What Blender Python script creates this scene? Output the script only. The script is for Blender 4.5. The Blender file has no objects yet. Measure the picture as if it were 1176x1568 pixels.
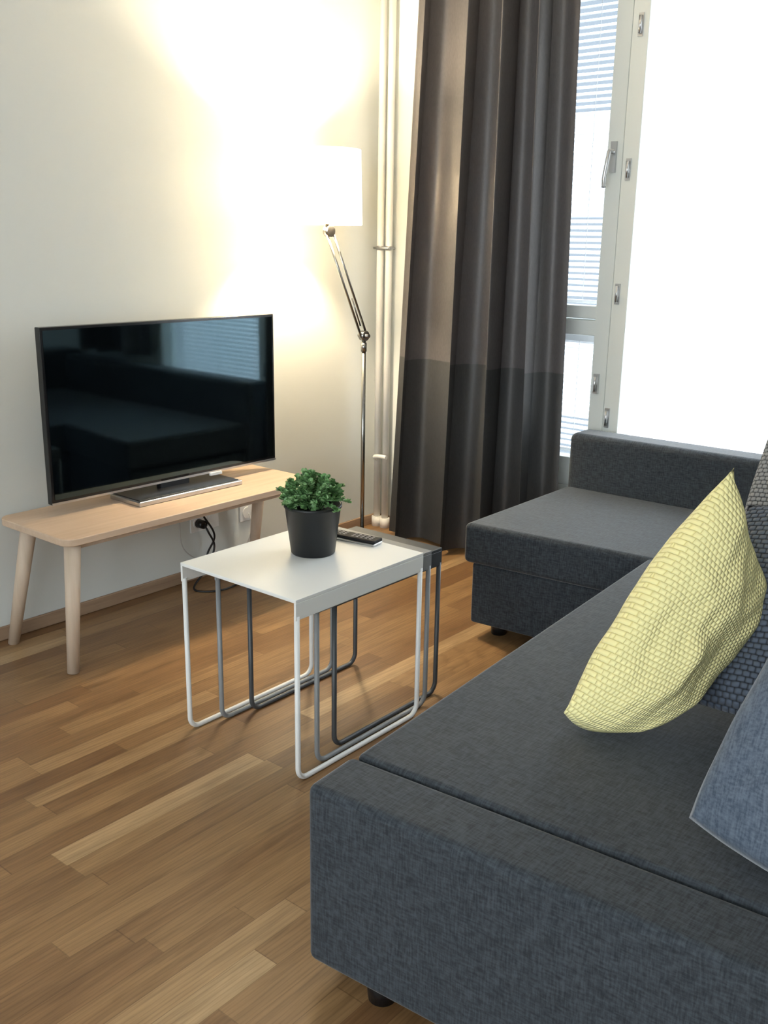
import bpy, bmesh, math, random
from mathutils import Vector, Matrix, noise
random.seed(7)
scene=bpy.context.scene
col=scene.collection
scene.view_settings.view_transform='Standard'
scene.view_settings.look='None'
scene.view_settings.exposure=0.55

# ------------------------------------------------------------------ materials
def mat(name,color=(.8,.8,.8),rough=.5,metal=0.0,spec=.5,**kw):
    m=bpy.data.materials.new(name);m.use_nodes=True
    b=m.node_tree.nodes['Principled BSDF']
    b.inputs['Base Color'].default_value=(*color,1)
    b.inputs['Roughness'].default_value=rough
    b.inputs['Metallic'].default_value=metal
    b.inputs['Specular IOR Level'].default_value=spec
    for k,v in kw.items(): b.inputs[k].default_value=v
    return m
class NT:
    def __init__(s,m): s.t=m.node_tree;s.b=s.t.nodes.get('Principled BSDF');s.out=s.t.nodes.get('Material Output')
    def n(s,typ,**kw):
        x=s.t.nodes.new(typ)
        for k,v in kw.items(): setattr(x,k,v)
        return x
    def l(s,a,b): s.t.links.new(a,b)
    def math(s,op,a,b=None,c=None):
        x=s.n('ShaderNodeMath',operation=op)
        for i,v in enumerate((a,b,c)):
            if v is None: continue
            if isinstance(v,(int,float)): x.inputs[i].default_value=v
            else: s.l(v,x.inputs[i])
        return x.outputs[0]
    def ramp(s,fac,stops):
        r=s.n('ShaderNodeValToRGB');e=r.color_ramp.elements
        while len(e)<len(stops): e.new(.5)
        for el,(p,c) in zip(e,stops): el.position=p;el.color=(*c,1)
        s.l(fac,r.inputs[0]);return r.outputs[0]
    def noise(s,vec,scale,detail=4,rough=.5):
        x=s.n('ShaderNodeTexNoise');x.inputs['Scale'].default_value=scale;x.inputs['Detail'].default_value=detail;x.inputs['Roughness'].default_value=rough
        if vec is not None: s.l(vec,x.inputs['Vector'])
        return x.outputs[0]
    def mapping(s,vec,scale=(1,1,1),rot=(0,0,0)):
        x=s.n('ShaderNodeMapping');x.inputs['Scale'].default_value=scale;x.inputs['Rotation'].default_value=rot
        s.l(vec,x.inputs['Vector']);return x.outputs[0]
    def bump(s,h,strength,dist):
        x=s.n('ShaderNodeBump');x.inputs['Strength'].default_value=strength;x.inputs['Distance'].default_value=dist
        s.l(h,x.inputs['Height']);s.l(x.outputs[0],s.b.inputs['Normal'])
    def obj(s): return s.n('ShaderNodeTexCoord').outputs['Object']
    def uv(s): return s.n('ShaderNodeTexCoord').outputs['UV']

def m_wall(name,c):
    m=mat(name,c,.85,spec=.2);k=NT(m)
    h=k.noise(k.obj(),60,5,.6);k.bump(h,.12,.003)
    c2=k.noise(k.obj(),1.3,2);k.l(k.ramp(c2,[(.3,tuple(x*.985 for x in c)),(.7,c)]),k.b.inputs['Base Color'])
    return m
M_wall=m_wall('painted_wall',(.655,.675,.645))
M_ceil=m_wall('ceiling_paint',(.85,.85,.84))

def m_floor():
    m=mat('oak_parquet',rough=.36,spec=.4);k=NT(m)
    o=k.obj();sep=k.n('ShaderNodeSeparateXYZ');k.l(o,sep.inputs[0]);X,Y=sep.outputs[0],sep.outputs[1]
    W=.068
    ry=k.math('DIVIDE',Y,W);row=k.math('FLOOR',ry);fy=k.math('FRACT',ry)
    wn=k.n('ShaderNodeTexWhiteNoise',noise_dimensions='1D');k.l(row,wn.inputs['W'])
    off=k.math('MULTIPLY',wn.outputs['Value'],7.3)
    # strip length differs from row to row
    ln=k.math('ADD',k.math('MULTIPLY',k.math('FRACT',k.math('MULTIPLY',wn.outputs['Value'],17.3)),.45),.62)
    rx=k.math('ADD',k.math('DIVIDE',X,ln),off)
    colm=k.math('FLOOR',rx);fx=k.math('FRACT',rx)
    cv=k.n('ShaderNodeCombineXYZ');k.l(row,cv.inputs[0]);k.l(colm,cv.inputs[1])
    w2=k.n('ShaderNodeTexWhiteNoise',noise_dimensions='3D');k.l(cv.outputs[0],w2.inputs['Vector'])
    rnd=w2.outputs['Value']
    base=k.ramp(rnd,[(0,(.175,.090,.038)),(.10,(.215,.117,.050)),(.5,(.262,.150,.065)),(.88,(.300,.178,.080)),(1,(.42,.28,.145))])
    ad=k.n('ShaderNodeVectorMath',operation='ADD');k.l(o,ad.inputs[0])
    sc=k.n('ShaderNodeVectorMath',operation='SCALE');k.l(w2.outputs['Color'],sc.inputs[0]);sc.inputs['Scale'].default_value=9
    k.l(sc.outputs[0],ad.inputs[1])
    g1=k.noise(k.mapping(ad.outputs[0],(3,45,1)),1.6,7,.65)
    g2=k.noise(k.mapping(ad.outputs[0],(1.6,11,1)),2.0,3,.6)
    gr=k.ramp(g1,[(.25,(.68,.66,.64)),(.62,(1.06,1.06,1.06))])
    gr2=k.ramp(g2,[(.33,(.80,.77,.74)),(.48,(1,1,1)),(.7,(1.08,1.08,1.08))])
    # cathedral figure
    wv=k.n('ShaderNodeTexWave');wv.wave_type='RINGS';wv.rings_direction='Z';wv.inputs['Scale'].default_value=3.2;wv.inputs['Distortion'].default_value=5.0;wv.inputs['Detail'].default_value=2.0
    k.l(k.mapping(ad.outputs[0],(1.0,9,1)),wv.inputs['Vector'])
    fig=k.ramp(wv.outputs[0],[(.0,(.86,.84,.82)),(.35,(1,1,1))])
    cur=base
    for t in (gr,gr2,fig):
        mx=k.n('ShaderNodeMixRGB',blend_type='MULTIPLY');mx.inputs[0].default_value=1;k.l(cur,mx.inputs[1]);k.l(t,mx.inputs[2]);cur=mx.outputs[0]
    ey=k.math('LESS_THAN',k.math('MINIMUM',fy,k.math('SUBTRACT',1.0,fy)),.012)
    ex=k.math('LESS_THAN',fx,.003)
    j=k.math('MAXIMUM',ey,ex)
    mx3=k.n('ShaderNodeMixRGB',blend_type='MULTIPLY');k.l(k.math('MULTIPLY',j,.4),mx3.inputs[0]);k.l(cur,mx3.inputs[1]);mx3.inputs[2].default_value=(.25,.2,.15,1)
    k.l(mx3.outputs[0],k.b.inputs['Base Color'])
    k.bump(k.math('SUBTRACT',g1,j),.08,.002)
    k.l(k.math('ADD',k.math('MULTIPLY',g1,.12),.30),k.b.inputs['Roughness'])
    return m
M_floor=m_floor()

def m_wood(name,c1,c2,axis='x',rough=.5):
    m=mat(name,rough=rough,spec=.3);k=NT(m)
    s=(2,30,30) if axis=='x' else (30,30,2)
    g=k.noise(k.mapping(k.obj(),s),1.5,5,.6)
    k.l(k.ramp(g,[(.3,c1),(.7,c2)]),k.b.inputs['Base Color']);k.bump(g,.05,.002)
    return m
M_ash=m_wood('ash_veneer',(.53,.385,.27),(.61,.46,.335))
M_ashleg=m_wood('ash_solid',(.53,.42,.31),(.62,.50,.39),'z')
M_base=m_wood('oak_skirting',(.26,.17,.11),(.37,.25,.16))

def m_fabric(name,c1,c2,scale=1.0,rough=.8,sheen=.3):
    m=mat(name,rough=rough,spec=.25);k=NT(m)
    o=k.obj()
    a=k.noise(k.mapping(o,(260*scale,35*scale,200*scale)),1,3,.6)
    b=k.noise(k.mapping(o,(35*scale,260*scale,40*scale)),1,3,.6)
    s=k.math('MULTIPLY',k.math('ADD',a,b),.5)
    k.l(k.ramp(s,[(.38,c1),(.62,c2)]),k.b.inputs['Base Color'])
    k.bump(s,.3,.0015)
    k.b.inputs['Sheen Weight'].default_value=sheen;k.b.inputs['Sheen Roughness'].default_value=.4
    return m
M_sofa=m_fabric('charcoal_woven_fabric',(.018,.0225,.028),(.052,.062,.073),sheen=.25)
M_pil_blue=m_fabric('denim_blue_fabric',(.055,.075,.105),(.13,.16,.205))
def m_waffle(name,c1,c2,nu,nv,strength=.8,hi=.7,dist=.006,offset=.5):
    m=mat(name,rough=.85,spec=.2);k=NT(m);u=k.uv()
    sep=k.n('ShaderNodeSeparateXYZ');k.l(u,sep.inputs[0])
    ph=k.noise(k.mapping(u,(1,1,1)),7,2)
    ju=k.math('ADD',sep.outputs[0],k.math('MULTIPLY',ph,.02));jv=k.math('ADD',sep.outputs[1],k.math('MULTIPLY',ph,.015))
    rowi=k.math('FLOOR',k.math('MULTIPLY',jv,nv))
    half=k.math('MULTIPLY',k.math('MODULO',rowi,2.0),offset)
    su=k.math('ABSOLUTE',k.math('SINE',k.math('MULTIPLY',k.math('ADD',k.math('MULTIPLY',ju,nu),half),math.pi)))
    sv=k.math('ABSOLUTE',k.math('SINE',k.math('MULTIPLY',k.math('MULTIPLY',jv,nv),math.pi)))
    h=k.math('POWER',k.math('MULTIPLY',su,sv),.5)
    k.l(k.ramp(h,[(.1,c1),(hi,c2)]),k.b.inputs['Base Color'])
    k.bump(h,strength,dist)
    k.b.inputs['Sheen Weight'].default_value=.15
    return m
M_yel=m_waffle('yellow_waffle_fabric',(.86,.76,.29),(.99,.905,.45),34,50,.75,dist=.006,offset=.5,hi=.5)
M_knit=m_waffle('dark_knit_fabric',(.012,.016,.024),(.12,.145,.19),34,40,1.0)
M_greyp=m_waffle('grey_checked_fabric',(.02,.022,.026),(.30,.30,.30),40,50)

M_black=mat('black_plastic',(.008,.008,.009),.35)
M_matte=mat('matte_black_plastic',(.010,.010,.011),.65,spec=.25)
M_bezel=mat('tv_bezel_gloss',(.006,.006,.007),.2)
M_screen=mat('tv_screen_glass',(.001,.0016,.0022),.05,spec=1.0)
M_screen.node_tree.nodes['Principled BSDF'].inputs['Specular Tint'].default_value=(.55,.85,1.0,1)
M_pot=mat('black_pot',(.006,.007,.008),.42)
M_soil=mat('soil',(.02,.014,.01),.95)
M_silver=mat('brushed_aluminium',(.55,.55,.55),.32,1)
M_chrome=mat('chrome',(.36,.35,.33),.2,1)
M_white=mat('white_lacquer',(.78,.79,.77),.38)
M_tgrey=mat('grey_lacquer',(.25,.26,.265),.4)
M_tdark=mat('dark_grey_lacquer',(.06,.065,.07),.4)
M_frame=mat('window_frame_paint',(.72,.75,.71),.45)
M_pipe=mat('pipe_paint',(.82,.80,.75),.4)
M_plast=mat('white_plastic',(.8,.8,.78),.4)
M_clear=mat('grey_cable',(.45,.44,.42),.4)
M_btn=mat('remote_button_grey',(.25,.25,.26),.5)

def m_leaf():
    m=mat('leaf_green',rough=.45,spec=.4);k=NT(m)
    n=k.noise(k.obj(),60,2);k.l(k.ramp(n,[(.3,(.06,.15,.045)),(.5,(.15,.31,.11)),(.7,(.36,.54,.28))]),k.b.inputs['Base Color'])
    return m
M_leaf=m_leaf()
def m_translucent(name,c,fac,rough=.6):
    m=bpy.data.materials.new(name);m.use_nodes=True;t=m.node_tree;t.nodes.clear()
    o=t.nodes.new('ShaderNodeOutputMaterial');x=t.nodes.new('ShaderNodeMixShader');d=t.nodes.new('ShaderNodeBsdfDiffuse');r=t.nodes.new('ShaderNodeBsdfTranslucent')
    d.inputs[0].default_value=(*c,1);r.inputs[0].default_value=(*c,1);x.inputs[0].default_value=fac
    t.links.new(d.outputs[0],x.inputs[1]);t.links.new(r.outputs[0],x.inputs[2]);t.links.new(x.outputs[0],o.inputs[0])
    return m,t,d,r
M_shade=m_translucent('white_lamp_fabric',(.92,.9,.86),.5)[0]
M_blind=m_translucent('white_blind_slat',(.84,.86,.88),.11)[0]
M_blind2=m_translucent('blown_out_blind_slat',(.9,.91,.92),.4)[0]  # glare put into the material: paler, more translucent slat copy that blows out white
def m_curtain():
    m,t,d,r=m_translucent('charcoal_curtain_fabric',(.1,.1,.1),.05)
    tc=t.nodes.new('ShaderNodeTexCoord');sp=t.nodes.new('ShaderNodeSeparateXYZ');t.links.new(tc.outputs['Object'],sp.inputs[0])
    lt=t.nodes.new('ShaderNodeMath');lt.operation='LESS_THAN';lt.inputs[1].default_value=.905;t.links.new(sp.outputs[2],lt.inputs[0])
    nz=t.nodes.new('ShaderNodeTexNoise');mp=t.nodes.new('ShaderNodeMapping');mp.inputs['Scale'].default_value=(200,200,60);t.links.new(tc.outputs['Object'],mp.inputs[0]);t.links.new(mp.outputs[0],nz.inputs['Vector']);nz.inputs['Scale'].default_value=1
    rp=t.nodes.new('ShaderNodeValToRGB');rp.color_ramp.elements[0].position=.3;rp.color_ramp.elements[0].color=(.9,.9,.9,1);rp.color_ramp.elements[1].position=.7;rp.color_ramp.elements[1].color=(1.1,1.1,1.1,1)
    t.links.new(nz.outputs[0],rp.inputs[0])
    mx=t.nodes.new('ShaderNodeMixRGB');mx.inputs[1].default_value=(.080,.074,.075,1);mx.inputs[2].default_value=(.043,.044,.045,1);t.links.new(lt.outputs[0],mx.inputs[0])
    ml=t.nodes.new('ShaderNodeMixRGB');ml.blend_type='MULTIPLY';ml.inputs[0].default_value=1;t.links.new(mx.outputs[0],ml.inputs[1]);t.links.new(rp.outputs[0],ml.inputs[2])
    t.links.new(ml.outputs[0],d.inputs[0]);t.links.new(ml.outputs[0],r.inputs[0])
    # satin finish
    g=t.nodes.new('ShaderNodeBsdfGlossy');g.inputs['Roughness'].default_value=.45;g.inputs[0].default_value=(.9,.87,.85,1)
    m2=t.nodes.new('ShaderNodeMixShader');m2.inputs[0].default_value=.05
    o=[n for n in t.nodes if n.type=='OUTPUT_MATERIAL'][0];old=o.inputs[0].links[0].from_socket
    t.links.new(old,m2.inputs[1]);t.links.new(g.outputs[0],m2.inputs[2]);t.links.new(m2.outputs[0],o.inputs[0])
    return m
M_curt=m_curtain()
def m_glass():
    m=bpy.data.materials.new('window_glass');m.use_nodes=True;t=m.node_tree;t.nodes.clear()
    o=t.nodes.new('ShaderNodeOutputMaterial');x=t.nodes.new('ShaderNodeMixShader');d=t.nodes.new('ShaderNodeBsdfTransparent');r=t.nodes.new('ShaderNodeBsdfGlossy')
    r.inputs['Roughness'].default_value=.02;x.inputs[0].default_value=.06
    t.links.new(d.outputs[0],x.inputs[1]);t.links.new(r.outputs[0],x.inputs[2]);t.links.new(x.outputs[0],o.inputs[0]);return m
M_glass=m_glass()

# ------------------------------------------------------------------ geometry helpers
def link(name,bm,material,parent=None,smooth=False,bevel=0,seg=2,mats=None,subsurf=0):
    me=bpy.data.meshes.new(name);bm.to_mesh(me);bm.free()
    o=bpy.data.objects.new(name,me);col.objects.link(o)
    for m in (mats or [material]): me.materials.append(m)
    if smooth:
        for p in me.polygons: p.use_smooth=True
    if bevel:
        b=o.modifiers.new('bevel','BEVEL');b.width=bevel;b.segments=seg;b.limit_method='ANGLE';b.angle_limit=math.radians(40)
        for p in me.polygons: p.use_smooth=True
        b.harden_normals=True
    if subsurf:
        s=o.modifiers.new('sub','SUBSURF');s.levels=subsurf;s.render_levels=subsurf
    if parent: o.parent=parent
    return o
def empty(name,loc=(0,0,0)):
    e=bpy.data.objects.new(name,None);col.objects.link(e);e.empty_display_size=.1
    return e
def add_box(bm,x0,x1,y0,y1,z0,z1,mi=0):
    vs=[bm.verts.new(p) for p in ((x0,y0,z0),(x1,y0,z0),(x1,y1,z0),(x0,y1,z0),(x0,y0,z1),(x1,y0,z1),(x1,y1,z1),(x0,y1,z1))]
    for f in ((0,3,2,1),(4,5,6,7),(0,1,5,4),(1,2,6,5),(2,3,7,6),(3,0,4,7)):
        bm.faces.new([vs[i] for i in f]).material_index=mi
def boxes(name,lst,material,parent=None,bevel=0,seg=2):
    bm=bmesh.new()
    for b in lst: add_box(bm,*b)
    return link(name,bm,material,parent,bevel=bevel,seg=seg)
def prism(name,pts,z0,z1,material,parent=None,bevel=0,seg=3):
    bm=bmesh.new();n=len(pts)
    a=sum(pts[i][0]*pts[(i+1)%n][1]-pts[(i+1)%n][0]*pts[i][1] for i in range(n))
    if a<0: pts=pts[::-1]
    lo=[bm.verts.new((x,y,z0)) for x,y in pts];hi=[bm.verts.new((x,y,z1)) for x,y in pts]
    bm.faces.new(lo[::-1]);bm.faces.new(hi)
    for i in range(n): bm.faces.new((lo[i],lo[(i+1)%n],hi[(i+1)%n],hi[i]))
    return link(name,bm,material,parent,bevel=bevel,seg=seg)
def add_cyl(bm,p0,p1,r0,r1=None,n=20,caps=True):
    r1=r0 if r1 is None else r1
    p0=Vector(p0);p1=Vector(p1);d=(p1-p0).normalized()
    a=d.orthogonal().normalized();b=d.cross(a)
    A=[];B=[]
    for i in range(n):
        t=2*math.pi*i/n;v=a*math.cos(t)+b*math.sin(t)
        A.append(bm.verts.new(p0+v*r0));B.append(bm.verts.new(p1+v*r1))
    for i in range(n):
        f=bm.faces.new((A[i],A[(i+1)%n],B[(i+1)%n],B[i]));f.smooth=True
    if caps: bm.faces.new(A[::-1]);bm.faces.new(B)
def add_tube(bm,pts,r,n=10):
    pts=[Vector(p) for p in pts];rings=[]
    d0=(pts[1]-pts[0]).normalized();a=d0.orthogonal().normalized()
    for i,p in enumerate(pts):
        if i==0:d=pts[1]-p
        elif i==len(pts)-1:d=p-pts[i-1]
        else:d=pts[i+1]-pts[i-1]
        d.normalize();a=(a-d*a.dot(d)).normalized();b=d.cross(a)
        rings.append([bm.verts.new(p+(a*math.cos(2*math.pi*k/n)+b*math.sin(2*math.pi*k/n))*r) for k in range(n)])
    for R0,R1 in zip(rings,rings[1:]):
        for k in range(n): bm.faces.new((R0[k],R0[(k+1)%n],R1[(k+1)%n],R1[k])).smooth=True
    bm.faces.new(rings[0][::-1]);bm.faces.new(rings[-1])
def lathe(bm,prof,c,n=48):
    rings=[[bm.verts.new((c[0]+r*math.cos(2*math.pi*k/n),c[1]+r*math.sin(2*math.pi*k/n),c[2]+z)) for k in range(n)] for r,z in prof]
    for R0,R1 in zip(rings,rings[1:]):
        for k in range(n): bm.faces.new((R0[k],R0[(k+1)%n],R1[(k+1)%n],R1[k])).smooth=True
    return rings
def catmull(pts,m=8):
    P=[Vector(p) for p in pts];P=[P[0]*2-P[1]]+P+[P[-1]*2-P[-2]];o=[]
    for i in range(1,len(P)-2):
        for k in range(m):
            t=k/m;a,b,c,d=P[i-1:i+3]
            o.append(.5*((2*b)+(c-a)*t+(2*a-5*b+4*c-d)*t*t+(3*b-a-3*c+d)*t**3))
    o.append(P[-2]);return o
def round_rect(x0,x1,y0,y1,r,n=8):
    o=[]
    for cx,cy,a in ((x1-r,y1-r,0),(x0+r,y1-r,90),(x0+r,y0+r,180),(x1-r,y0+r,270)):
        for i in range(n+1):
            t=math.radians(a+90*i/n);o.append((cx+r*math.cos(t),cy+r*math.sin(t)))
    return o

# ------------------------------------------------------------------ room shell
RX,RY,RH=-6.4,-5.2,2.75
boxes('floor',[(RX-.2,.25,RY-.2,.2,-.1,0)],M_floor)
boxes('ceiling',[(RX-.2,.25,RY-.2,.2,RH,RH+.1)],M_ceil)
boxes('wall_north',[(RX-.2,.25,0,.2,0,RH)],M_wall)
OY0,OY1,OZ0,OZ1=-2.40,-.42,.30,2.55
boxes('wall_east',[(0,.25,OY1,0,0,RH),(0,.25,RY-.2,OY0,0,RH),(0,.25,OY0,OY1,0,OZ0),(0,.25,OY0,OY1,OZ1,RH)],M_wall)
boxes('wall_south',[(RX-.2,0,RY-.2,RY,0,RH)],M_wall)
WY0,WY1,WZ0,WZ1=-4.7,-1.0,.8,2.45
boxes('wall_west',[(RX-.2,RX,WY1,0,0,RH),(RX-.2,RX,RY,WY0,0,RH),(RX-.2,RX,WY0,WY1,0,WZ0),(RX-.2,RX,WY0,WY1,WZ1,RH)],M_wall)
boxes('baseboard_north',[(RX,-.014,-.014,0,0,.052)],M_base,bevel=.004)
boxes('baseboard_east',[(-.014,0,RY,-.0,0,.052)],M_base,bevel=.004)

# east window
win=empty('window_1')
fx0,fx1=.0,.07
L=[]
L+= [(fx0,fx1,OY0,OY1,OZ1-.07,OZ1),(fx0,fx1,OY0,OY1,OZ0,OZ0+.09)]
L+= [(fx0,fx1,OY1-.06,OY1,OZ0,OZ1),(fx0,fx1,OY0,OY0+.06,OZ0,OZ1)]
L+= [(fx0,fx1,-1.275,-1.205,OZ0,OZ1),(fx0-.012,fx1,-1.352,-1.281,OZ0,OZ1)]
L+= [(fx0,fx1,-1.21,-.48,1.06,1.125),(fx0,fx1,-1.21,-.48,1.131,1.185),(fx0,fx1,-1.21,-.48,.39,.52)]
L+= [(fx0-.012,fx1,-2.34,-2.27,OZ0,OZ1),(fx0-.012,fx1,-2.27,-1.352,.39,.56)]
boxes('frame',L,M_frame,win,bevel=.004)
boxes('frame_recess',[(.03,.06,-1.285,-1.27,OZ0,OZ1)],M_black,win)
boxes('glass_pane',[(.045,.049,-1.205,-.48,.52,1.06),(.045,.049,-1.205,-.48,1.185,2.48),(.045,.049,-2.27,-1.352,.56,2.48)],M_glass,win)
bm=bmesh.new()
for y,z in ((-1.318,2.26),(-1.31,1.73),(-1.305,1.24),(-1.235,.86),(-1.30,.72)):
    add_box(bm,-.016,-.001 if y>-1.28 else -.011,y-.011,y+.011,z-.042,z+.042)
    add_cyl(bm,(-.02,y,z-.032),(-.02,y,z+.032),.007,n=12)
link('hinge',bm,M_silver,win)
bm=bmesh.new()
add_box(bm,-.012,.0,-1.25,-1.225,1.72,1.84)
add_cyl(bm,(-.045,-1.237,1.80),(-.0,-1.237,1.80),.009,n=14)
add_tube(bm,catmull([(-.045,-1.237,1.80),(-.052,-1.235,1.76),(-.055,-1.228,1.70),(-.05,-1.226,1.66)]),.009)
link('handle',bm,M_silver,win)

def blinds(name,y0,y1,z0,z1,ang,m,x=.085):
    bm=bmesh.new();w=.0135;z=z1-.03
    ca,sa=math.cos(ang),math.sin(ang)
    while z>z0+.02:
        pts=[]
        for k in range(5):
            t=-1+2*k/4;cc=(1-t*t)*.0022
            pts.append((x+t*w*ca-cc*sa,z+t*w*sa+cc*ca))
        A=[bm.verts.new((p[0],y0,p[1])) for p in pts];B=[bm.verts.new((p[0],y1,p[1])) for p in pts]
        for k in range(4): bm.faces.new((A[k],A[k+1],B[k+1],B[k])).smooth=True
        z-=.0255
    add_box(bm,x-.015,x+.015,y0,y1,z1-.028,z1)
    add_box(bm,x-.012,x+.012,y0,y1,z0,z0+.014)
    for yy in (y0+.1,(y0+y1)/2,y1-.1): add_box(bm,x-.0145,x-.0135,yy-.001,yy+.001,z0,z1)
    return link(name,bm,m)
b0=empty('venetian_blind')
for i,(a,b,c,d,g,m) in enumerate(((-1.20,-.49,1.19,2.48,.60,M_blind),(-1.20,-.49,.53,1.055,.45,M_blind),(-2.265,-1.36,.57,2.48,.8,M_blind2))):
    o=blinds('slats_%d'%(i+1),a,b,c,d,g,m);o.parent=b0

# building across the yard, seen between the slats of the narrow sash
M_fac=mat('facade_render',(.14,.16,.18),.9)
M_facw=mat('facade_window',(.03,.04,.05),.2)
eb=empty('neighbour_building')
boxes('facade',[(9,14,2.6,24,-9,13)],M_fac,eb)
boxes('facade_windows',[(8.95,9.02,3.4+2.4*i,4.9+2.4*i,-8+2.8*j,-6.6+2.8*j) for i in range(8) for j in range(7)],M_facw,eb)

# west window (behind the viewer)
w2=empty('window_2')
boxes('frame',[(RX-.1,RX-.03,WY0,WY1,WZ0,WZ0+.07),(RX-.1,RX-.03,WY0,WY1,WZ1-.07,WZ1),(RX-.1,RX-.03,WY0,WY0+.07,WZ0,WZ1),(RX-.1,RX-.03,WY1-.07,WY1,WZ0,WZ1),(RX-.1,RX-.03,-2.94,-2.86,WZ0,WZ1)],M_frame,w2,bevel=.004)
boxes('glass_pane',[(RX-.07,RX-.066,WY0+.07,WY1-.07,WZ0+.07,WZ1-.07)],M_glass,w2)

# heating pipes in the corner
pp=empty('heating_pipe')
bm=bmesh.new()
for y in (-.048,-.102): add_cyl(bm,(-.045,y,0),(-.045,y,RH),.017,n=20)
link('riser',bm,M_pipe,pp)
bm=bmesh.new()
for y in (-.048,-.102):
    add_cyl(bm,(-.045,y,1.395),(-.045,y,1.415),.021,n=20)
    add_cyl(bm,(-.045,y,1.405),(0,y,1.405),.005,n=10)
add_cyl(bm,(-.067,-.122,1.405),(-.067,-.025,1.405),.005,n=10)
link('clamp',bm,M_silver,pp)
bm=bmesh.new()
add_tube(bm,catmull([(-.045,-.048,.35),(-.075,-.055,.372),(-.08,-.09,.38),(-.08,-.135,.38)]),.011)
add_cyl(bm,(-.045,-.048,0),(-.045,-.048,.05),.026,n=20);add_cyl(bm,(-.045,-.102,0),(-.045,-.102,.05),.026,n=20)
link('branch',bm,M_pipe,pp)

# ------------------------------------------------------------------ curtains
def curtain(yl0,yl1,yr0,yr1,nf,zb=.02):
    bm=bmesh.new();NU,NV=300,44;g=[]
    for j in range(NV+1):
        v=j/NV;z=zb+v*(RH-.04-zb)
        yl=yl0+(yl1-yl0)*v;yr=yr0+(yr1-yr0)*v
        row=[]
        for i in range(NU+1):
            u=i/NU
            ph=u*2*math.pi*nf+.7*math.sin(u*7+1)+.18*math.sin(3*v+u*5)
            amp=.078*(.85+.2*math.sin(u*9+2))*(1-.06*v)*min(1,.55+3*u)
            x=-.172+amp*math.sin(ph)+.020*math.sin(2.0*ph+1.2)+.008*math.sin(u*31+v*4)*(1-v)
            y=yl+(yr-yl)*u+.045*math.cos(ph)*min(1,u*6,(1-u)*6)
            row.append(bm.verts.new((x,y,z)))
        g.append(row)
    for j in range(NV):
        for i in range(NU): bm.faces.new((g[j][i],g[j][i+1],g[j+1][i+1],g[j+1][i])).smooth=True
    return link('curtain',bm,M_curt)
curtain(-.205,-.335,-1.165,-1.115,4.3)
curtain(-2.22,-2.20,-2.95,-2.95,3.5,.73)

# ------------------------------------------------------------------ tv bench
tb=empty('tv_bench')
prism('top',round_rect(-2.13,-.93,-.465,-.03,.045),.448,.474,M_ash,tb,bevel=.004)
bm=bmesh.new()
for t,b in (((-2.085,-.425),(-2.128,-.442)),((-2.085,-.16),(-2.125,-.06)),((-.975,-.425),(-.94,-.442)),((-.975,-.16),(-.94,-.06))):
    add_cyl(bm,(b[0],b[1],0),(t[0],t[1],.448),.020,.028,n=24)
link('leg',bm,M_ashleg,tb)
boxes('rail',[(-2.07,-.99,-.415,-.395,.42,.448),(-2.07,-.99,-.19,-.17,.42,.448)],M_ashleg,tb,bevel=.003)

# ------------------------------------------------------------------ television
tv=empty('television')
TW,TH=1.075,.622
ang=math.atan2(-.022,1.08)
TM=Matrix.Translation((-1.998,-.18,.516))@Matrix.Rotation(ang,4,'Z')
def tvpart(name,lst,m,bevel=0):
    o=boxes(name,lst,m,None,bevel=bevel)
    o.data.transform(TM);o.parent=tv;return o
tvpart('housing',[(0,TW,0,.03,0,TH),(.18,TW-.18,.03,.055,.06,.42)],M_bezel,.003)
tvpart('screen',[(.011,TW-.011,-.0015,.001,.018,TH-.011)],M_screen)
tvpart('bezel_trim',[(0,TW,-.003,.001,0,.008)],M_silver)
tvpart('stand_neck',[(TW/2-.07,TW/2+.07,.0,.03,-.03,.02)],M_black,.003)
tvpart('stand_base',[(TW/2-.25,TW/2+.25,-.112,.08,-.042,-.023)],M_silver,.004)
tvpart('stand_base_top',[(TW/2-.24,TW/2+.24,-.098,.075,-.024,-.020)],M_black,.001)
tvpart('receiver_window',[(TW/2+.17,TW/2+.23,-.010,.0,-.010,.002)],M_plast,.001)

# ------------------------------------------------------------------ sockets + cable
so=empty('wall_socket')
boxes('plate',[(-1.245,-1.165,-.008,0,.21,.29),(-1.165,-1.085,-.008,0,.21,.29),(-.96,-.88,-.008,0,.20,.28)],M_plast,so,bevel=.004)
bm=bmesh.new()
for x,z in ((-1.205,.25),(-1.125,.25),(-.92,.24)):
    add_cyl(bm,(x,-.012,z),(x,-.004,z),.026,n=24)
link('insert',bm,M_plast,so)
cb=empty('power_cable')
bm=bmesh.new();add_cyl(bm,(-1.205,-.05,.25),(-1.205,-.012,.25),.018,.02,n=16);link('plug',bm,M_black,cb)
bm=bmesh.new()
add_tube(bm,catmull([(-1.205,-.05,.25),(-1.20,-.07,.22),(-1.17,-.07,.15),(-1.22,-.08,.07),(-1.33,-.12,.008),(-1.25,-.21,.006),(-1.07,-.17,.006),(-1.02,-.09,.006),(-1.10,-.05,.02),(-1.19,-.045,.10),(-1.15,-.05,.19),(-1.22,-.06,.30),(-1.30,-.07,.42)],10),.0045)
link('cord',bm,M_black,cb)
bm=bmesh.new()
add_tube(bm,catmull([(-.92,-.02,.24),(-.93,-.05,.18),(-.98,-.05,.10),(-1.12,-.035,.05),(-1.30,-.035,.15),(-1.33,-.04,.30),(-1.32,-.04,.42)],10),.0025);link('antenna_cord',bm,M_clear,cb)

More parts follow.
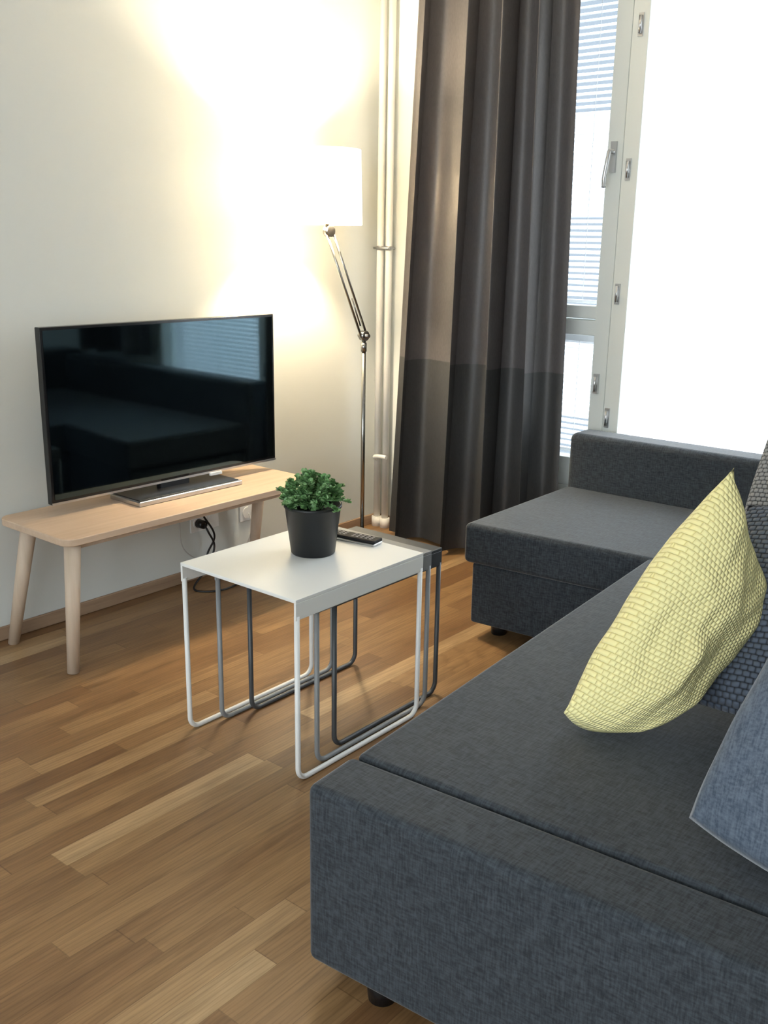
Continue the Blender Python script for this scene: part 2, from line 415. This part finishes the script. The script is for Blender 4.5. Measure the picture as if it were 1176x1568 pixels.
# ------------------------------------------------------------------ nest of tables
def ntable(name,x0,x1,y0,y1,h,m,r=.0075):
    e=empty(name)
    t=.010
    bm=bmesh.new()
    add_box(bm,x0,x1,y0,y1,h-t,h)
    ap=.058
    add_box(bm,x0,x1,y0,y0+.008,h-ap,h-t);add_box(bm,x0,x1,y1-.008,y1,h-ap,h-t)
    link('top',bm,m,e,bevel=.0015)
    bm=bmesh.new();R=.035
    for y in (y0+.004+r*.2,y1-.004-r*.2):
        xa,xb=x0+r+.001,x1-r-.001
        pts=[(xa,y,h-ap+.01),(xa,y,r+R)]
        for i in range(1,8):
            a=math.pi/2*i/8;pts.append((xa+R-R*math.cos(a),y,r+R-R*math.sin(a)))
        pts+=[(xa+R,y,r),(xb-R,y,r)]
        for i in range(1,8):
            a=math.pi/2*i/8;pts.append((xb-R+R*math.sin(a),y,r+R-R*math.cos(a)))
        pts+=[(xb,y,r+R),(xb,y,h-ap+.01)]
        add_tube(bm,pts,r,12)
    link('leg_frame',bm,m,e)
    return e
ntable('nesting_table',-2.138,-1.592,-1.52,-1.055,.536,M_white)
ntable('nesting_table.001',-2.035,-1.515,-1.494,-1.081,.519,M_tgrey)
ntable('nesting_table.002',-1.935,-1.425,-1.468,-1.107,.502,M_tdark)

# ------------------------------------------------------------------ potted plant
pl=empty('potted_plant');pc=(-1.81,-1.27,.5362)
bm=bmesh.new()
r=lathe(bm,[(.0,0),(.063,0),(.066,.004),(.083,.140),(.086,.142),(.086,.150),(.080,.150),(.078,.125),(.0,.125)],pc)
link('pot',bm,M_pot,pl)
bm=bmesh.new();lathe(bm,[(.079,.128),(.04,.136),(.0,.138)],pc,32);link('soil',bm,M_soil,pl)
bm=bmesh.new();bs=bmesh.new();cc=Vector((pc[0],pc[1],pc[2]+.158))
for s in range(120):
    th=random.uniform(0,2*math.pi);ph=math.acos(random.uniform(-.22,1));
    rr=random.uniform(.7,1.05)
    d=Vector((math.sin(ph)*math.cos(th)*.100,math.sin(ph)*math.sin(th)*.100,math.cos(ph)*.084))*rr
    root=cc+Vector((d.x*.35,d.y*.35,-.02));tip=cc+d
    mid=(root+tip)/2+Vector((0,0,.015))
    path=catmull([root,mid,tip],5);add_tube(bs,path,.0012,5)
    for i,p in enumerate(path[4:]+[tip]):
        for q in range(3):
            a=random.uniform(0,2*math.pi);e=random.uniform(-.2,1.1)
            ld=(Vector((math.cos(a)*math.cos(e),math.sin(a)*math.cos(e),math.sin(e)))+d.normalized()*.5).normalized()
            side=ld.cross(Vector((random.uniform(-.5,.5),random.uniform(-.5,.5),1))).normalized();up=side.cross(ld)
            ln=random.uniform(.012,.018);w=ln*.42
            sh=[(0,0,0),(.25,.8,.1),(.6,1,.14),(.88,.6,.08),(1,0,0),(.88,-.6,.08),(.6,-1,.14),(.25,-.8,.1)]
            vs=[bm.verts.new(p+ld*(ln*x)+side*(w*y)+up*(ln*z)) for x,y,z in sh]
            m1=bm.verts.new(p+ld*(ln*.5))
            for k in range(8): bm.faces.new((m1,vs[k],vs[(k+1)%8]))
link('foliage',bm,M_leaf,pl,smooth=False);link('stem',bs,M_leaf,pl)

# remote
rm=empty('remote_control')
def rpart(name,lst,m,bev=0):
    o=boxes(name,lst,m,None,bevel=bev);o.data.transform(Matrix.Translation((-1.640,-1.278,.5362))@Matrix.Rotation(math.radians(8),4,'Z'));o.parent=rm
rpart('body',[(-.025,.025,-.095,.095,.0,.008)],M_silver,.003)
rpart('face',[(-.0245,.0245,-.0945,.0945,.008,.018)],M_matte,.003)
rpart('button',[(-.014+.011*i,-.008+.011*i,-.075+.016*j,-.067+.016*j,.0175,.0195) for i in range(3) for j in range(9) if j!=5],M_btn,.0008)

# ------------------------------------------------------------------ floor lamp
fl=empty('floor_lamp');LX,LY=-.49,-.33;SX,SY=-.722,-.30
bm=bmesh.new();r=lathe(bm,[(0,0),(.138,0),(.14,.004),(.14,.016),(.134,.022),(.02,.026),(.014,.05),(0,.05)],(LX,LY,0));link('base',bm,M_chrome,fl)
bm=bmesh.new();add_cyl(bm,(LX,LY,.02),(LX,LY,1.02),.0095,n=20)
add_cyl(bm,(LX,LY,.96),(LX,LY,1.0),.013,n=20);link('pole',bm,M_chrome,fl)
p0=Vector((LX,LY,1.03));p1=Vector((SX+.03,SY-.005,1.475));dd=(p1-p0).normalized();sd=dd.cross(Vector((0,1,0))).normalized()
bm=bmesh.new()
for s in (-1,1): add_cyl(bm,p0+sd*.018*s,p1+sd*.018*s,.0055,n=12)
add_cyl(bm,p0+sd*.002+dd*.05,p0+dd*.18-sd*.002,.004,n=10)
link('arm',bm,M_chrome,fl)
bm=bmesh.new()
for p in (p0,p1):
    add_cyl(bm,p+Vector((0,-.014,0)),p+Vector((0,.014,0)),.024 if p is p1 else .022,n=24)
add_cyl(bm,p0+Vector((0,-.03,0)),p0+Vector((0,.03,0)),.009,n=14)
add_cyl(bm,p1,(SX,SY,1.56),.012,n=14);add_cyl(bm,(SX,SY,1.52),(SX,SY,1.60),.02,n=20)
link('joint',bm,M_chrome,fl)
bm=bmesh.new()
lathe(bm,[(.163,1.500),(.155,1.795)],(SX,SY,0),64);lathe(bm,[(.1615,1.500),(.1535,1.795)],(SX,SY,0),64)
link('shade',bm,M_shade,fl)
bm=bmesh.new()
for k in range(3):
    a=k*2*math.pi/3+.4;add_cyl(bm,(SX,SY,1.60),(SX+.157*math.cos(a),SY+.157*math.sin(a),1.60),.0025,n=8)
link('shade_ring',bm,M_chrome,fl)
bl=bpy.data.lights.new('bulb','POINT');bl.energy=64;bl.color=(1.0,.82,.56);bl.shadow_soft_size=.035
bo=bpy.data.objects.new('bulb',bl);col.objects.link(bo);bo.location=(SX,SY,1.685);bo.parent=fl

# ------------------------------------------------------------------ sofa
sf=empty('corner_sofa')
A=Vector((-2.6415,-2.0562));exx=Vector((.9974,.0725));eyy=Vector((-.0725,.9974))
def P(l,w): q=A+exx*l-eyy*w;return (q.x,q.y)
SD=1.10
prism('end_section',[P(-.008,-.008),P(.135,-.008),P(.135,SD),P(-.008,SD)],.05,.443,M_sofa,sf,bevel=.018,seg=4)
prism('seat_cushion',[P(.139,.0),P(1.75,.0),P(1.75,SD),P(.139,SD)],.29,.443,M_sofa,sf,bevel=.014,seg=4)
prism('seat_base',[P(.137,.012),P(1.75,.012),P(1.75,SD),P(.137,SD)],.055,.288,M_sofa,sf,bevel=.01)
prism('chaise_cushion',[(-.985,-1.245),(-.205,-1.235),(-.205,-3.14),(-.90,-3.14),(-.925,-1.9)],.295,.447,M_sofa,sf,bevel=.022,seg=4)
prism('chaise_base',[(-.955,-1.268),(-.205,-1.258),(-.205,-3.14),(-.88,-3.14),(-.90,-1.9)],.055,.293,M_sofa,sf,bevel=.012)
prism('arm_rest',[(-.20,-1.225),(-.045,-1.225),(-.045,-3.14),(-.20,-3.14)],.055,.672,M_sofa,sf,bevel=.03,seg=5)
prism('back_rest',[(-2.57,-3.16),(-.045,-3.145),(-.045,-3.36),(-2.57,-3.36)],.055,.70,M_sofa,sf,bevel=.03,seg=5)
bm=bmesh.new()
for x,y in (P(.045,.14),(-.86,-1.34),(-.3,-1.34),P(.06,1.0),(-.3,-3.2),(-1.1,-2.1)):
    add_cyl(bm,(x,y,0),(x,y,.06),.028,.034,n=20)
link('foot',bm,M_black,sf)

# ------------------------------------------------------------------ cushions
def cushion(name,c00,c10,c11,c01,th,m,pinch=.07,seed=0,N=48,wr=.16,top=None):
    c=[Vector(x) for x in (c00,c10,c11,c01)]
    n=((c[2]-c[0]).cross(c[3]-c[1])).normalized()
    bm=bmesh.new();uvl=bm.loops.layers.uv.new('UVMap')
    def pt(u,v,side):
        a,b=2*u-1,2*v-1
        pv=pinch if (top is None or b<0) else top
        uu=.5+.5*a*(1-pinch*(1-b*b)*abs(a));vv=.5+.5*b*(1-pv*(1-a*a)*abs(b))
        p=(c[0]*(1-uu)*(1-vv)+c[1]*uu*(1-vv)+c[2]*uu*vv+c[3]*(1-uu)*vv)
        h=(max(0,(1-a**6)*(1-b**6)))**.5*(.62+.38*(1-a*a)*(1-b*b))
        h*=1-.75*(abs(a*b))**3
        w=noise.noise(Vector((u*3.2+seed,v*3.2,side*2.0)))*wr+noise.noise(Vector((u*9+seed,v*9,side*5.0)))*wr*.4
        q=p+n*side*th*.5*h*(1+w)+n*.008*noise.noise(Vector((u*5,v*5,seed)))
        q.z=max(q.z,.4445)      # rests on the seat
        return q
    for side in (1,-1):
        g=[[bm.verts.new(pt(i/N,j/N,side)) for i in range(N+1)] for j in range(N+1)]
        for j in range(N):
            for i in range(N):
                q=[(i,j),(i+1,j),(i+1,j+1),(i,j+1)]
                if side<0:q=q[::-1]
                f=bm.faces.new([g[b][a] for a,b in q]);f.smooth=True
                for lp,(a,b) in zip(f.loops,q): lp[uvl].uv=(a/N,b/N)
    bmesh.ops.remove_doubles(bm,verts=bm.verts,dist=.0008)
    bmesh.ops.recalc_face_normals(bm,faces=bm.faces)
    return link(name,bm,m,smooth=True)
# corners: bottom-left, bottom-right, top-right, top-left
cushion('throw_pillow',(-2.14,-2.31,.484),(-2.035,-2.475,.466),(-1.665,-2.550,.675),(-1.80,-2.49,.985),.22,M_yel,-.13,3,wr=.26,top=.10)
cushion('throw_pillow.001',(-1.90,-2.48,.48),(-1.83,-3.02,.48),(-1.55,-3.02,.87),(-1.585,-2.46,.855),.17,M_knit,-.04,11)
cushion('throw_pillow.002',(-1.39,-2.34,.48),(-1.42,-2.95,.48),(-1.16,-2.95,1.02),(-1.18,-2.37,1.005),.15,M_greyp,-.03,23)
cushion('throw_pillow.003',(-2.33,-2.665,.475),(-2.40,-3.09,.475),(-2.10,-3.09,.93),(-2.11,-2.785,.92),.16,M_pil_blue,-.09,31)

# ------------------------------------------------------------------ world + portals + camera
w=bpy.data.worlds.new('sky');scene.world=w;w.use_nodes=True
bg=w.node_tree.nodes['Background'];bg.inputs[0].default_value=(.86,.94,1.0,1);bg.inputs[1].default_value=6.8
def portal(name,loc,rot,sx,sy):
    l=bpy.data.lights.new(name,'AREA');l.shape='RECTANGLE';l.size=sx;l.size_y=sy;l.cycles.is_portal=True
    o=bpy.data.objects.new(name,l);col.objects.link(o);o.location=loc;o.rotation_euler=rot
portal('sky_portal_east',(.26,(OY0+OY1)/2,(OZ0+OZ1)/2),(0,math.radians(90),0),OZ1-OZ0,OY1-OY0)
portal('sky_portal_west',(RX-.22,(WY0+WY1)/2,(WZ0+WZ1)/2),(0,math.radians(-90),0),WZ1-WZ0,WY1-WY0)

cam=bpy.data.cameras.new('camera');co=bpy.data.objects.new('camera',cam);col.objects.link(co);scene.camera=co
y,p,r,f=.8849,.2698,.0158,1495.4
F=Vector((math.sin(y)*math.cos(p),math.cos(y)*math.cos(p),-math.sin(p)));R=Vector((math.cos(y),-math.sin(y),0));U=R.cross(F)
R2=R*math.cos(r)+U*math.sin(r);U2=-R*math.sin(r)+U*math.cos(r)
Mx=Matrix(((R2.x,U2.x,-F.x,-3.8332),(R2.y,U2.y,-F.y,-3.1979),(R2.z,U2.z,-F.z,1.4343),(0,0,0,1)))
co.matrix_world=Mx
cam.sensor_fit='HORIZONTAL';cam.sensor_width=36;cam.lens=f/1176*36;cam.clip_start=.02
